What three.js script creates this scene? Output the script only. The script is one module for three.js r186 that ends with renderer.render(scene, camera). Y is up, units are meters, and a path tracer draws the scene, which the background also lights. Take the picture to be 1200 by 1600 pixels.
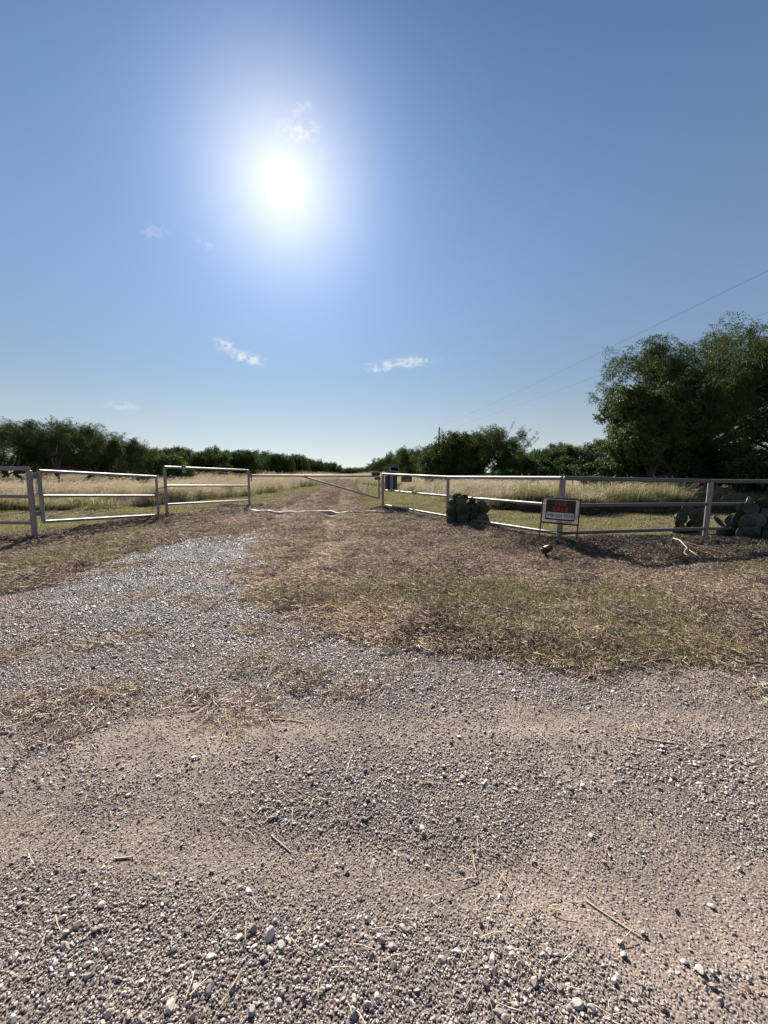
import * as THREE from 'three';
import { mergeGeometries } from 'three/addons/utils/BufferGeometryUtils.js';

// ------------------------------------------------------------------ camera, sky, sun, exposure
const scene = new THREE.Scene();
const camera = new THREE.PerspectiveCamera(2 * Math.atan(800 / 600) * 180 / Math.PI, 0.75, 0.05, 6000);
camera.position.set(0, 1.5, 0);
camera.rotation.x = -Math.atan(62 / 600);
const renderer = new THREE.WebGLRenderer({ antialias: true });
renderer.toneMapping = THREE.LinearToneMapping;
renderer.toneMappingExposure = 2.35;
renderer.shadowMap.enabled = true;

const SUN = new THREE.Vector3(-0.196, 0.559, -0.806).normalize();
const sun = new THREE.DirectionalLight(new THREE.Color(1, 0.93, 0.84), 5);
sun.position.copy(SUN).multiplyScalar(120);
sun.castShadow = true; sun.shadow.radius = 1.2;
Object.assign(sun.shadow.camera, { left: -60, right: 60, top: 60, bottom: -60, near: 1, far: 400 });
sun.shadow.mapSize.set(4096, 4096);
scene.add(sun, sun.target);

// ------------------------------------------------------------------ small tools
function rng(seed) { let a = seed >>> 0; return () => { a = (a + 0x6D2B79F5) | 0; let t = Math.imul(a ^ (a >>> 15), 1 | a); t = (t + Math.imul(t ^ (t >>> 7), 61 | t)) ^ t; return ((t ^ (t >>> 14)) >>> 0) / 4294967296; }; }
const hash2 = (x, y) => { let h = Math.imul(x, 374761393) + Math.imul(y, 668265263); h = Math.imul(h ^ (h >>> 13), 1274126177); return ((h ^ (h >>> 16)) >>> 0) / 4294967296; };
function vnoise(x, y) { const xi = Math.floor(x), yi = Math.floor(y); let fx = x - xi, fy = y - yi; fx = fx * fx * (3 - 2 * fx); fy = fy * fy * (3 - 2 * fy); const a = hash2(xi, yi), b = hash2(xi + 1, yi), c = hash2(xi, yi + 1), d = hash2(xi + 1, yi + 1); return a + (b - a) * fx + (c - a) * fy + (a - b - c + d) * fx * fy; }
function fbm(x, y, o = 4) { let s = 0, a = 0.5, n = 0; for (let i = 0; i < o; i++) { s += a * vnoise(x + i * 17.3, y - i * 9.1); n += a; a *= 0.5; x *= 2.03; y *= 2.03; } return s / n; }
const clamp = (x, a = 0, b = 1) => Math.min(b, Math.max(a, x));
const smooth = (a, b, x) => { const t = clamp((x - a) / (b - a)); return t * t * (3 - 2 * t); };
const lerp = (a, b, t) => a + (b - a) * t;
function curve(pts, x) { if (x <= pts[0][0]) return pts[0][1]; for (let i = 1; i < pts.length; i++) if (x <= pts[i][0]) return lerp(pts[i - 1][1], pts[i][1], (x - pts[i - 1][0]) / (pts[i][0] - pts[i - 1][0])); return pts[pts.length - 1][1]; }
const lin = (r, g, b) => { const f = (c) => { c /= 255; return c <= 0.04045 ? c / 12.92 : ((c + 0.055) / 1.055) ** 2.4; }; return [f(r), f(g), f(b)]; };
const mix3 = (a, b, t) => [lerp(a[0], b[0], t), lerp(a[1], b[1], t), lerp(a[2], b[2], t)];
const V = (x, y, z) => new THREE.Vector3(x, y, z);
const taken = {};
const numbered = (n) => { const k = taken[n] = (taken[n] ?? -1) + 1; return k ? `${n}_${String(k).padStart(3, '0')}` : n; };
function tag(o, label, category, group, kind) { o.userData.label = label; o.userData.category = category; if (group) o.userData.group = group; if (kind) o.userData.kind = kind; return o; }
function thing(name, label, category, pos = [0, 0, 0], turn = 0, group) { const g = new THREE.Group(); g.name = numbered(name); g.position.set(...pos); g.rotation.y = turn; scene.add(g); return tag(g, label, category, group); }
function part(name, geo, mat, parent) { const m = new THREE.Mesh(geo, mat); m.name = name; m.castShadow = m.receiveShadow = true; parent.add(m); return m; }
function solo(name, geo, mat, label, category, group) { const m = part(numbered(name), geo, mat, scene); return tag(m, label, category, group); }

// ------------------------------------------------------------------ the sky: air, the sun's aureole and a few wisps of cloud
{
  const W = 3072, Hh = 1536, data = new Float32Array(W * Hh * 4), D = Math.PI / 180;
  const ramp = [[0, lin(279, 287, 280)], [5, lin(229, 249, 262)], [12, lin(178, 212, 246)], [22, lin(155, 189, 239)], [38, lin(119, 157, 208)], [60, lin(66, 94, 152)], [90, lin(58, 84, 140)]];
  const clouds = [ // azimuth, elevation, half width, half height, tilt, strength
    [-11.6, 38.3, 2.0, 1.0, 0.12, 0.95], [-11.3, 39.9, 1.4, 0.5, 0.3, 0.3], [-8.6, 36.7, 0.6, 0.5, 0, 0.35], [-9.4, 38.8, 0.5, 0.4, 0, 0.2],
    [-21.9, 16.4, 1.2, 0.85, -0.4, 0.6], [-19.2, 15.2, 2.3, 0.7, -0.22, 0.7], [-20.6, 15.7, 1.4, 0.5, -0.2, 0.35],
    [2.4, 15.25, 4.6, 0.55, 0.06, 0.55], [4.0, 15.4, 2.6, 0.75, 0.02, 0.55], [-0.6, 14.5, 1.9, 0.4, 0.1, 0.5],
    [-33.9, 8.0, 2.0, 0.45, 0, 0.3], [-29.3, 26.9, 1.5, 0.6, 0.2, 0.18], [-23.3, 26.9, 1.7, 0.5, -0.35, 0.2]];
  for (let r = 0; r < Hh; r++) {
    const el = ((r + 0.5) / Hh - 0.5) * 180, up = el * D, cu = Math.cos(up), y = Math.sin(up);
    const at = (e) => { let i = 1; while (i < ramp.length - 1 && ramp[i][0] < e) i++; return mix3(ramp[i - 1][1], ramp[i][1], clamp((e - ramp[i - 1][0]) / (ramp[i][0] - ramp[i - 1][0]))); };
    const base = [0, 0, 0]; let sum = 0; const reach = 1 + 0.28 * Math.max(0, el); for (let q = -4; q <= 4; q++) { const w = Math.exp(-q * q / 6), v = at(Math.max(0, el + q / 4 * reach)); sum += w; for (let k = 0; k < 3; k++) base[k] += w * v[k]; } for (let k = 0; k < 3; k++) base[k] /= sum;
    for (let c = 0; c < W; c++) {
      const ph = ((c + 0.5) / W - 0.5) * 2 * Math.PI, x = Math.cos(ph) * cu, z = Math.sin(ph) * cu;
      const cosg = x * SUN.x + y * SUN.y + z * SUN.z, gam = Math.acos(clamp(cosg, -1, 1)) / D;
      const core = 2.4 * Math.exp(-((gam / 1.22) ** 2)) + 0.16 * Math.exp(-((gam / 3.6) ** 2)), mid = Math.exp(-((gam / 7.8) ** 2)), wide = Math.exp(-((gam / 11.8) ** 2)), shade = 0.532 + 0.468 * Math.exp(-((gam / 34.2) ** 2));
      let R = base[0] * shade + core + mid * 0.46 + wide * 0.186, G = base[1] * shade + core + mid * 0.39 + wide * 0.196, B = base[2] * shade + core + mid * 0.16 + wide * 0.298;
      if (el > 4 && el < 44 && z < 0) {
        const az = Math.atan2(x, -z) / D;
        if (az > -40 && az < 12) {
          let a = 0;
          for (const [ca, ce, w, h, t, s] of clouds) {
            const dx = (az - ca) * Math.cos(ce * D), dy = el - ce, ux = (dx * Math.cos(t) + dy * Math.sin(t)) / w, uy = (dy * Math.cos(t) - dx * Math.sin(t)) / h, q = ux * ux + uy * uy;
            if (q < 4) { const n = fbm(az * 1.9 + ca, el * 3.3, 6); a = Math.max(a, s * smooth(0.0, 0.62, (n - 0.24) * 1.7 * Math.exp(-q * 0.9) - 0.05) * smooth(4, 1.2, q)); }
          }
          if (a > 0) { const k = Math.max(1.03, 0.95 * R), w = [0.93 * k, 0.93 * k, 0.95 * k]; R = lerp(R, w[0], a); G = lerp(G, Math.max(G, w[1]), a); B = lerp(B, Math.max(B, w[2]), a); }
        }
      }
      const k = (r * W + c) * 4; data[k] = R / 2.35; data[k + 1] = G / 2.35; data[k + 2] = B / 2.35; data[k + 3] = 1;
    }
  }
  const sky = new THREE.DataTexture(data, W, Hh, THREE.RGBAFormat, THREE.FloatType);
  sky.mapping = THREE.EquirectangularReflectionMapping; sky.magFilter = sky.minFilter = THREE.LinearFilter; sky.colorSpace = THREE.LinearSRGBColorSpace; sky.needsUpdate = true;
  scene.background = sky; scene.environment = sky;
}

// ------------------------------------------------------------------ the lie of the land (x to the right, d = metres ahead)
const driveX = (d) => -1.6 - 0.088 * d;
const EDGE = [[-30, 3.9], [-8, 4.1], [-5, 4.5], [-4.4, 4.7], [-1.3, 4.2], [-0.64, 3.68], [0, 3.45], [0.55, 3.3], [1.3, 3.15], [2, 3.02], [3, 3.1], [5, 3.15], [30, 3.3]];
function gravelAt(x, d) {
  const n = (fbm(x * 1.3 + 5, d * 1.3, 4) - 0.5) * 1.1, fine = (vnoise(x * 9, d * 9) - 0.5) * 0.25;
  const road = smooth(-0.22, 0.22, curve(EDGE, x) + n * 0.55 + fine - d);
  const rb = curve([[3, 0.2], [3.7, -0.64], [4.24, -1.3], [5.46, -2.05], [7.3, -2.45], [9, -2.9], [11, -3.4]], d), lb = curve([[4, -5.2], [4.98, -4.45], [6.25, -4.7], [8.76, -4.6], [10, -4.2]], d);
  const drive = smooth(-0.3, 0.35, rb + 0.25 - x + n * 0.6 + fine) * smooth(-0.3, 0.35, x - lb + 0.1 + n * 0.6 + fine) * smooth(11, 8, d + n * 2) * (d > 2 ? 1 : 0);
  return Math.max(road, drive);
}
function trackAt(x, d) { // the two wheel tracks of the drive
  const w = x - driveX(d), n = (fbm(x * 0.9, d * 0.5 + 3, 3) - 0.5) * 0.5;
  const t = Math.max(Math.exp(-(((w + 0.95 + n * 0.6) / 0.36) ** 2)), Math.exp(-(((w - 0.95 + n * 0.6) / 0.38) ** 2)));
  return t * smooth(4.8, 7, d);
}
const driveAt = (x, d) => { const w = Math.abs(x - driveX(d)), n = (fbm(x * 0.8 + 3, d * 0.5, 3) - 0.5); return smooth(1.9, 1.2, w + n * 1.1) * smooth(5, 8, d); };
const bankEdge = (x) => curve([[2, 24], [4.2, 15.2], [5.5, 13.95], [7, 13.4], [11, 13.4], [16, 14.4], [30, 16]], x) + (fbm(x * 1.4, 3, 3) - 0.5) * 0.9;
function fieldAt(x, d) { // tall uncut grass
  if (d < 9) return 0;
  const n = (fbm(x * 0.35, d * 0.35, 4) - 0.5) * 2.2;
  if (x < driveX(d)) {
    const xl = curve([[14.2, -40], [14.6, -14.6], [15.2, -11.3], [17.3, -9.9], [24.4, -8.4], [47, -7.6], [60, -8.2], [200, driveX(200) - 2.4]], d);
    return d < 14.3 ? 0 : smooth(-0.4, 0.4, xl - x + n * 0.5);
  }
  if (x > 4.6 && d < 22) return smooth(0.05, 0.5, d - bankEdge(x));
  const xr = curve([[13.3, 30], [13.6, 11], [14, 5.6], [14.8, 4.4], [19, 3.2], [24, 2.8], [35, 1.3], [48, -2.9], [60, driveX(60) + 2.2], [200, driveX(200) + 2.4]], d);
  return d < 13.2 ? 0 : smooth(-0.4, 0.4, x - xr + n * 0.35);
}
const ridge = (x, d, x0, d0, x1, d1, w) => { const vx = x1 - x0, vd = d1 - d0, t = clamp(((x - x0) * vx + (d - d0) * vd) / (vx * vx + vd * vd)), e = Math.hypot(x - x0 - vx * t, d - d0 - vd * t); return Math.exp(-((e / w) ** 2)); };
// earth and dead thatch heaped along the fences
const bermAt = (x, d) => Math.max(ridge(x, d, 3.1, 7.4, 12, 7.5, 0.7), 0.8 * ridge(x, d, 4.4, 6.55, 12, 6.6, 0.5), 0.55 * ridge(x, d, 2.1, 10.4, 3.4, 7.6, 0.5), 0.75 * ridge(x, d, -7.5, 8.0, -7.1, 12.4, 0.42), 0.8 * ridge(x, d, -7.6, 7.9, -14, 7.7, 0.5), 0.7 * ridge(x, d, -6.6, 15.9, -5.3, 16.2, 0.45), 0.5 * ridge(x, d, 0, 15.3, 0.8, 14.6, 0.4));
function heightAt(x, d) {
  let h = 0.05 * (fbm(x * 0.35 + 7, d * 0.35, 3) - 0.5) * smooth(0.5, 4, d) + 0.02 * (fbm(x * 2.1, d * 2.1 + 9, 3) - 0.5);
  if (d > -6 && d < 60 && Math.abs(x) < 45) {
    const g = gravelAt(x, d);
    h += 0.018 * (1 - g) * smooth(2, 4, d) - 0.045 * trackAt(x, d) * smooth(70, 20, d);
    h += bermAt(x, d) * (0.06 + 0.09 * fbm(x * 2.3, d * 2.3, 3)) * smooth(2, 5, d);
    h += (1 - g) * 0.035 * (vnoise(x * 5, d * 5) - 0.4) * smooth(3, 4, d) * smooth(30, 15, d);
    h += g * 0.012 * (vnoise(x * 3.1, d * 4.2) - 0.5);
    // shallow wheel ruts of the lane along the road
    h -= g * 0.014 * Math.exp(-(((d - 1.3 + 0.05 * x + 0.06 * Math.sin(x * 1.3)) / 0.16) ** 2));
    // cut bank of bare earth under the uncut field on the right
    const edge = bankEdge(x);
    h += 0.36 * smooth(-0.1, 0.14, d - edge) * smooth(2.4, 5, x) * (0.8 + 0.5 * fbm(x * 1.1, d, 2)) * smooth(45, 30, d);
    h += 0.16 * Math.exp(-(((x + 11.1) / 0.8) ** 2) - (((d - 15.1) / 0.35) ** 2)); // a spoil heap on the left
  }
  return h;
}
const bankAt = (x, d) => { const edge = bankEdge(x); return x < 2.6 ? 0 : Math.exp(-(((d - edge + 0.1) / 0.3) ** 2)) * smooth(2.6, 4.5, x); };
const heapAt = (x, d) => Math.exp(-(((x + 11.1) / 0.9) ** 2) - (((d - 15.0) / 0.4) ** 2));
const lanes = (x, d) => clamp(0.8 * Math.exp(-(((d - 1.3 + 0.05 * x + 0.06 * Math.sin(x * 1.3)) / 0.15) ** 2)) + 0.6 * Math.exp(-(((d - 2.12 - 0.03 * x) / 0.22) ** 2)) * smooth(-2.2, -0.6, x) + 0.6 * smooth(0.5, 0.74, fbm(x * 0.9 + 2, d * 1.5 + 8, 3)));
const greenAt = (x, d) => { // living tufts among the dead grass
  const n = fbm(x * 0.7 + 11, d * 0.9 + 4, 4);
  let g = smooth(0.52, 0.66, n) * 0.7;
  g = Math.max(g, ridge(x, d, 1.0, 4.4, 6, 4.3, 0.5) * smooth(0.42, 0.58, n) * 0.95, ridge(x, d, 0.5, 5.6, 1.6, 4.7, 0.4) * smooth(0.4, 0.55, n));
  g = Math.max(g, ridge(x, d, -5.5, 6.2, -6.4, 10.5, 0.9) * smooth(0.38, 0.56, n) * 0.9, ridge(x, d, -8, 6.3, -12, 6.2, 0.9) * smooth(0.35, 0.55, n) * 0.8);
  return g;
};
const lawnAt = (x, d) => { // the cut green grass behind the fences
  const inside = x < -1 ? smooth(-0.3, 0.5, curve([[8, -8.2], [12.3, -7.6], [16.5, -6.2], [17.5, -5.6], [30, driveX(30) - 1.5], [400, driveX(400) - 1.7]], d) - x) * smooth(7.9, 8.6, d) : smooth(-0.3, 0.5, x - curve([[8.0, 3.8], [12, 2.6], [15.6, 0.6], [16.4, driveX(16.4) + 1.7], [400, driveX(400) + 1.7]], d)) * smooth(8.3, 9.1, d);
  return inside * (1 - fieldAt(x, d));
};

const C = {
  dust: [0.36, 0.302, 0.26], grit: [0.225, 0.19, 0.174], soil: [0.24, 0.158, 0.12], thatch: [0.135, 0.096, 0.068], straw: [0.24, 0.18, 0.128], dark: [0.075, 0.052, 0.038], lawn: [0.17, 0.165, 0.068], dryfield: [0.25, 0.2, 0.12],
};
function groundColour(x, d) {
  const n = fbm(x * 0.8, d * 0.8, 4), n2 = fbm(x * 3.1 + 4, d * 3.1, 3), g = gravelAt(x, d);
  let c = mix3(C.thatch, C.straw, smooth(0.35, 0.7, n2));
  c = mix3(c, C.soil, smooth(0.45, 0.62, n) * 0.7);
  c = mix3(c, C.lawn, clamp(greenAt(x, d) * 0.7));
  c = mix3(c, mix3(C.lawn, C.thatch, smooth(0.4, 0.7, n)), lawnAt(x, d) * 0.85);
  c = mix3(c, C.dryfield, fieldAt(x, d));
  const dr = driveAt(x, d); c = mix3(c, mix3(C.soil, C.thatch, n2), dr * 0.7);
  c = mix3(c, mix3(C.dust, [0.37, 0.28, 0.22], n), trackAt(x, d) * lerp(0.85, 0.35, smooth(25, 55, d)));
  c = mix3(c, C.dark, clamp(bermAt(x, d) * 1.1 * smooth(0.35, 0.6, fbm(x * 2.3, d * 2.3, 3)) * smooth(2, 5, d)));
  c = mix3(c, C.dark, clamp(Math.max(bankAt(x, d), heapAt(x, d)) * 0.95));
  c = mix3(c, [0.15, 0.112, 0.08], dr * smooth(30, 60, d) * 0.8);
  const gr = mix3(C.grit, C.dust, clamp(lanes(x, d) * 0.8 + 0.5 * smooth(0.4, 0.65, n2)));
  c = mix3(c, gr, g);
  return c;
}

// one grid of ground, split into what it is: verge and field, gravel road, dirt drive
const detail = (size, paint) => { const a = new Uint8Array(size * size * 4); for (let y = 0; y < size; y++) for (let x = 0; x < size; x++) { const v = paint(x / size, y / size), k = (y * size + x) * 4; a[k] = v[0]; a[k + 1] = v[1]; a[k + 2] = v[2]; a[k + 3] = 255; } const t = new THREE.DataTexture(a, size, size); t.wrapS = t.wrapT = THREE.RepeatWrapping; t.magFilter = THREE.LinearFilter; t.minFilter = THREE.LinearMipmapLinearFilter; t.generateMipmaps = true; t.needsUpdate = true; return t; };
const wrapn = (u, v, f, s = 0) => { const x = u * f, y = v * f, xi = Math.floor(x), yi = Math.floor(y), m = (k) => ((k % f) + f) % f; let fx = x - xi, fy = y - yi; fx = fx * fx * (3 - 2 * fx); fy = fy * fy * (3 - 2 * fy); const h = (a, b) => hash2(m(a) + s * 131, m(b) + s * 77); const a = h(xi, yi), b = h(xi + 1, yi), c = h(xi, yi + 1), e = h(xi + 1, yi + 1); return a + (b - a) * fx + (c - a) * fy + (a - b - c + e) * fx * fy; };
const cells = (u, v, f, s) => { const x = u * f, y = v * f, xi = Math.floor(x), yi = Math.floor(y), m = (k) => ((k % f) + f) % f; let best = 9, second = 9, id = 0; for (let j = -1; j <= 1; j++) for (let i = -1; i <= 1; i++) { const a = m(xi + i), b = m(yi + j), dx = xi + i + hash2(a + s, b) - x, dy = yi + j + hash2(a, b + s * 3 + 50) - y, q = dx * dx + dy * dy; if (q < best) { second = best; best = q; id = hash2(a * 7 + s, b * 3 + 1); } else if (q < second) second = q; } return [Math.sqrt(best), Math.sqrt(second), id]; };
const gritMap = detail(1024, (u, v) => { const a = cells(u, v, 150, 1), b = cells(u, v, 70, 9), n = wrapn(u, v, 12, 3), p = b[2] > 0.72 && b[0] < 0.36; const k = p ? 0.72 + 0.5 * b[2] * (b[2] * 31 % 1) : 0.72 + 0.26 * a[2] + 0.1 * n; return [clamp(k * 235, 0, 255), clamp(k * (p ? 232 : 230), 0, 255), clamp(k * (p ? 234 : 226), 0, 255)]; });
gritMap.colorSpace = THREE.SRGBColorSpace;
const gritBump = detail(1024, (u, v) => { const a = cells(u, v, 150, 1), b = cells(u, v, 70, 9), h = Math.max(0.45 * (1 - a[0]), b[2] > 0.72 ? 1 - (b[0] / 0.36) ** 2 : 0); const k = clamp(h) * 255; return [k, k, k]; });
const thatchMap = detail(1024, (u, v) => { const s = wrapn(u + 0.03 * wrapn(u, v, 16, 5), v, 96, 7), t = wrapn(u, v + 0.04 * wrapn(u, v, 12, 6), 128, 8), n = wrapn(u, v, 24, 2), k = 0.62 + 0.36 * Math.max(s * s, t * t * t) + 0.22 * n; return [clamp(k * 240, 0, 255), clamp(k * 236, 0, 255), clamp(k * 226, 0, 255)]; });
thatchMap.colorSpace = THREE.SRGBColorSpace;
const thatchBump = detail(512, (u, v) => { const k = clamp(0.5 * wrapn(u, v, 96, 7) + 0.5 * wrapn(u, v, 40, 8)) * 255; return [k, k, k]; });
const M = {};
M.road = new THREE.MeshPhysicalMaterial({ specularIntensity: 0.12, vertexColors: true, map: gritMap, bumpMap: gritBump, bumpScale: 0.006, roughness: 0.95 });
M.verge = new THREE.MeshPhysicalMaterial({ specularIntensity: 0.1, vertexColors: true, map: thatchMap, bumpMap: thatchBump, bumpScale: 0.02, roughness: 1 });
{
  const axis = (lo, hi, step, far, grow) => { const a = []; for (let x = lo; x <= hi + 1e-6; x += step) a.push(x); let s = step, x = hi; while (x < far) { s *= grow; x += s; a.push(x); } s = step; x = lo; while (x > -far) { s *= grow; x -= s; a.unshift(x); } return a; };
  const xs = axis(-11, 11, 0.06, 3500, 1.12);
  const ds = axis(0.2, 17, 0.06, 3500, 1.06).filter((d) => d > -400);
  const nx = xs.length, nd = ds.length, P = new Float32Array(nx * nd * 3), K = new Float32Array(nx * nd * 3), U = new Float32Array(nx * nd * 2), road = new Float32Array(nx * nd), drv = new Float32Array(nx * nd);
  for (let j = 0; j < nd; j++) for (let i = 0; i < nx; i++) {
    const k = j * nx + i, x = xs[i], d = ds[j];
    P[k * 3] = x; P[k * 3 + 1] = heightAt(x, d); P[k * 3 + 2] = -d;
    const c = groundColour(x, d); K[k * 3] = c[0]; K[k * 3 + 1] = c[1]; K[k * 3 + 2] = c[2];
    U[k * 2] = x / 1.1; U[k * 2 + 1] = d / 1.1;
    road[k] = gravelAt(x, d); drv[k] = d > 7 ? Math.max(driveAt(x, d), 0) : 0;
  }
  const I = { ground: [], gravel_road: [], dirt_drive: [] };
  for (let j = 0; j < nd - 1; j++) for (let i = 0; i < nx - 1; i++) {
    const a = j * nx + i, b = a + 1, c = a + nx, e = c + 1, g = (road[a] + road[b] + road[c] + road[e]) / 4, w = (drv[a] + drv[b] + drv[c] + drv[e]) / 4;
    (g > 0.5 ? I.gravel_road : w > 0.5 ? I.dirt_drive : I.ground).push(a, b, c, b, e, c);
  }
  const full = new THREE.BufferGeometry();
  full.setAttribute('position', new THREE.BufferAttribute(P, 3)); full.setAttribute('color', new THREE.BufferAttribute(K, 3)); full.setAttribute('uv', new THREE.BufferAttribute(U, 2));
  full.setIndex([...Array(0)]); full.setIndex(new THREE.BufferAttribute(new Uint32Array([].concat(I.ground, I.gravel_road, I.dirt_drive)), 1)); full.computeVertexNormals();
  const label = { ground: 'flat grassy verge and field of dead and green grass reaching the horizon', gravel_road: 'dusty grey gravel road and drive mouth across the foreground', dirt_drive: 'two-track dirt drive running through the gate to the horizon' };
  for (const name in I) {
    const map = new Int32Array(nx * nd).fill(-1), idx = new Uint32Array(I[name].length); let n = 0; const order = [];
    I[name].forEach((v, q) => { if (map[v] < 0) { map[v] = n++; order.push(v); } idx[q] = map[v]; });
    const g = new THREE.BufferGeometry();
    for (const [key, w] of [['position', 3], ['color', 3], ['normal', 3], ['uv', 2]]) { const src = full.attributes[key].array, dst = new Float32Array(n * w); order.forEach((v, q) => { for (let k = 0; k < w; k++) dst[q * w + k] = src[v * w + k]; }); g.setAttribute(key, new THREE.BufferAttribute(dst, w)); }
    g.setIndex(new THREE.BufferAttribute(idx, 1));
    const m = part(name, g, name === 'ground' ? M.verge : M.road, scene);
    m.userData = { kind: 'structure', label: label[name] };
  }
}
const groundY = (x, z) => heightAt(x, -z);

// ------------------------------------------------------------------ geometry tools
class Faces { // collects triangles with colours
  constructor() { this.p = []; this.c = []; this.i = []; }
  v(x, y, z, c) { this.p.push(x, y, z); this.c.push(c[0], c[1], c[2]); return this.p.length / 3 - 1; }
  blade(x, z, ang, len, w, lean, bend, c0, c1, y = 0) { // an upright blade in two segments and a tip
    const dx = Math.cos(ang), dz = Math.sin(ang), sx = -dz * w / 2, sz = dx * w / 2, h1 = len * 0.5 * Math.cos(lean), o1 = len * 0.5 * Math.sin(lean), l2 = lean + bend, h2 = h1 + len * 0.5 * Math.cos(l2), o2 = o1 + len * 0.5 * Math.sin(l2), cm = mix3(c0, c1, 0.5);
    const a = this.v(x - sx, y, z - sz, c0), b = this.v(x + sx, y, z + sz, c0), c = this.v(x + dx * o1 - sx * 0.8, y + h1, z + dz * o1 - sz * 0.8, cm), d = this.v(x + dx * o1 + sx * 0.8, y + h1, z + dz * o1 + sz * 0.8, cm), e = this.v(x + dx * o2, y + h2, z + dz * o2, c1);
    this.i.push(a, b, c, b, d, c, c, d, e);
    return [x + dx * o2, y + h2, z + dz * o2];
  }
  stalk(ax, ay, az, bx, by, bz, r, c, c2 = c) { // a thin three-sided stalk
    const d = V(bx - ax, by - ay, bz - az).normalize(), u = Math.abs(d.y) < 0.9 ? V(0, 1, 0).cross(d).normalize() : V(1, 0, 0), w = d.clone().cross(u), q = [];
    for (const [X, Y, Z, rr, cc] of [[ax, ay, az, r, c], [bx, by, bz, r * 0.75, c2]]) for (let k = 0; k < 3; k++) { const t = k * 2.0944, s = Math.sin(t) * rr, o = Math.cos(t) * rr; q.push(this.v(X + u.x * o + w.x * s, Y + u.y * o + w.y * s, Z + u.z * o + w.z * s, cc)); }
    for (let k = 0; k < 3; k++) { const a = q[k], b = q[(k + 1) % 3], c3 = q[k + 3], e = q[(k + 1) % 3 + 3]; this.i.push(a, b, c3, b, e, c3); }
    this.i.push(q[0], q[2], q[1], q[3], q[4], q[5]);
  }
  leaf(o, dir, side, len, w, c) { // a pointed leaf, slightly folded
    const n = dir.clone().cross(side).multiplyScalar(w * 0.18), m = o.clone().addScaledVector(dir, len * 0.45), a = this.v(o.x, o.y, o.z, c), b = this.v(m.x + side.x * w / 2 + n.x, m.y + side.y * w / 2 + n.y, m.z + side.z * w / 2 + n.z, c), e = this.v(m.x - side.x * w / 2 + n.x, m.y - side.y * w / 2 + n.y, m.z - side.z * w / 2 + n.z, c), t = o.clone().addScaledVector(dir, len), f = this.v(t.x, t.y, t.z, c);
    this.i.push(a, b, f, a, f, e);
  }
  build() { const g = new THREE.BufferGeometry(); g.setAttribute('position', new THREE.Float32BufferAttribute(this.p, 3)); g.setAttribute('color', new THREE.Float32BufferAttribute(this.c, 3)); g.setIndex(this.i); g.computeVertexNormals(); return g; }
}
function tube(points, radii, sides = 7) { // a tapered limb through points
  const pos = [], idx = []; let u = null;
  points.forEach((p, k) => {
    const d = (points[k + 1] ?? p).clone().sub(points[k - 1] ?? p).normalize();
    if (!u) u = (Math.abs(d.y) < 0.9 ? V(0, 1, 0) : V(1, 0, 0)).cross(d).normalize(); else u.addScaledVector(d, -u.dot(d)).normalize();
    const w = d.clone().cross(u);
    for (let s = 0; s < sides; s++) { const t = s / sides * 6.2832, r = radii[k]; pos.push(p.x + (u.x * Math.cos(t) + w.x * Math.sin(t)) * r, p.y + (u.y * Math.cos(t) + w.y * Math.sin(t)) * r, p.z + (u.z * Math.cos(t) + w.z * Math.sin(t)) * r); }
  });
  for (let k = 0; k < points.length - 1; k++) for (let s = 0; s < sides; s++) { const a = k * sides + s, b = k * sides + (s + 1) % sides; idx.push(a, b, a + sides, b, b + sides, a + sides); }
  const cap = (k, flip) => { const c = pos.length / 3; pos.push(points[k].x, points[k].y, points[k].z); for (let s = 0; s < sides; s++) { const a = k * sides + s, b = k * sides + (s + 1) % sides; flip ? idx.push(c, b, a) : idx.push(c, a, b); } };
  cap(0, true); cap(points.length - 1, false);
  const g = new THREE.BufferGeometry(); g.setAttribute('position', new THREE.Float32BufferAttribute(pos, 3)); g.setIndex(idx); g.computeVertexNormals(); return g;
}
const pipe = (a, b, r, sides = 14) => tube([V(...a), V(...b)], [r, r], sides);
function box(x0, y0, z0, x1, y1, z1) { const g = new THREE.BoxGeometry(x1 - x0, y1 - y0, z1 - z0); g.translate((x0 + x1) / 2, (y0 + y1) / 2, (z0 + z1) / 2); return g; }
function bare(...gs) { return mergeGeometries(gs.map((g) => { const h = g.index ? g.toNonIndexed() : g.clone(); for (const k of Object.keys(h.attributes)) if (k !== 'position' && k !== 'normal') h.deleteAttribute(k); return h; })); }
const E3 = new THREE.Euler(), Q = new THREE.Quaternion(), MT = new THREE.Matrix4(), CL = new THREE.Color();
function scatter(name, geo, mat, list, parent) { // list of [x, y, z, rx, ry, rz, sx, sy, sz, r, g, b]
  const m = new THREE.InstancedMesh(geo, mat, list.length); m.name = name; m.castShadow = m.receiveShadow = true;
  list.forEach((e, k) => { Q.setFromEuler(E3.set(e[3], e[4], e[5])); m.setMatrixAt(k, MT.compose(V(e[0], e[1], e[2]), Q, V(e[6], e[7], e[8]))); m.setColorAt(k, CL.setRGB(e[9], e[10], e[11])); });
  m.userData.kind = 'stuff'; parent.add(m); return m;
}
const inView = (x, d, pad = 1.3) => Math.abs(x) < d * 1.03 + pad;
const stuff = (name, label, category) => { const g = new THREE.Group(); g.name = name; scene.add(g); return tag(g, label, category, null, 'stuff'); };

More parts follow.
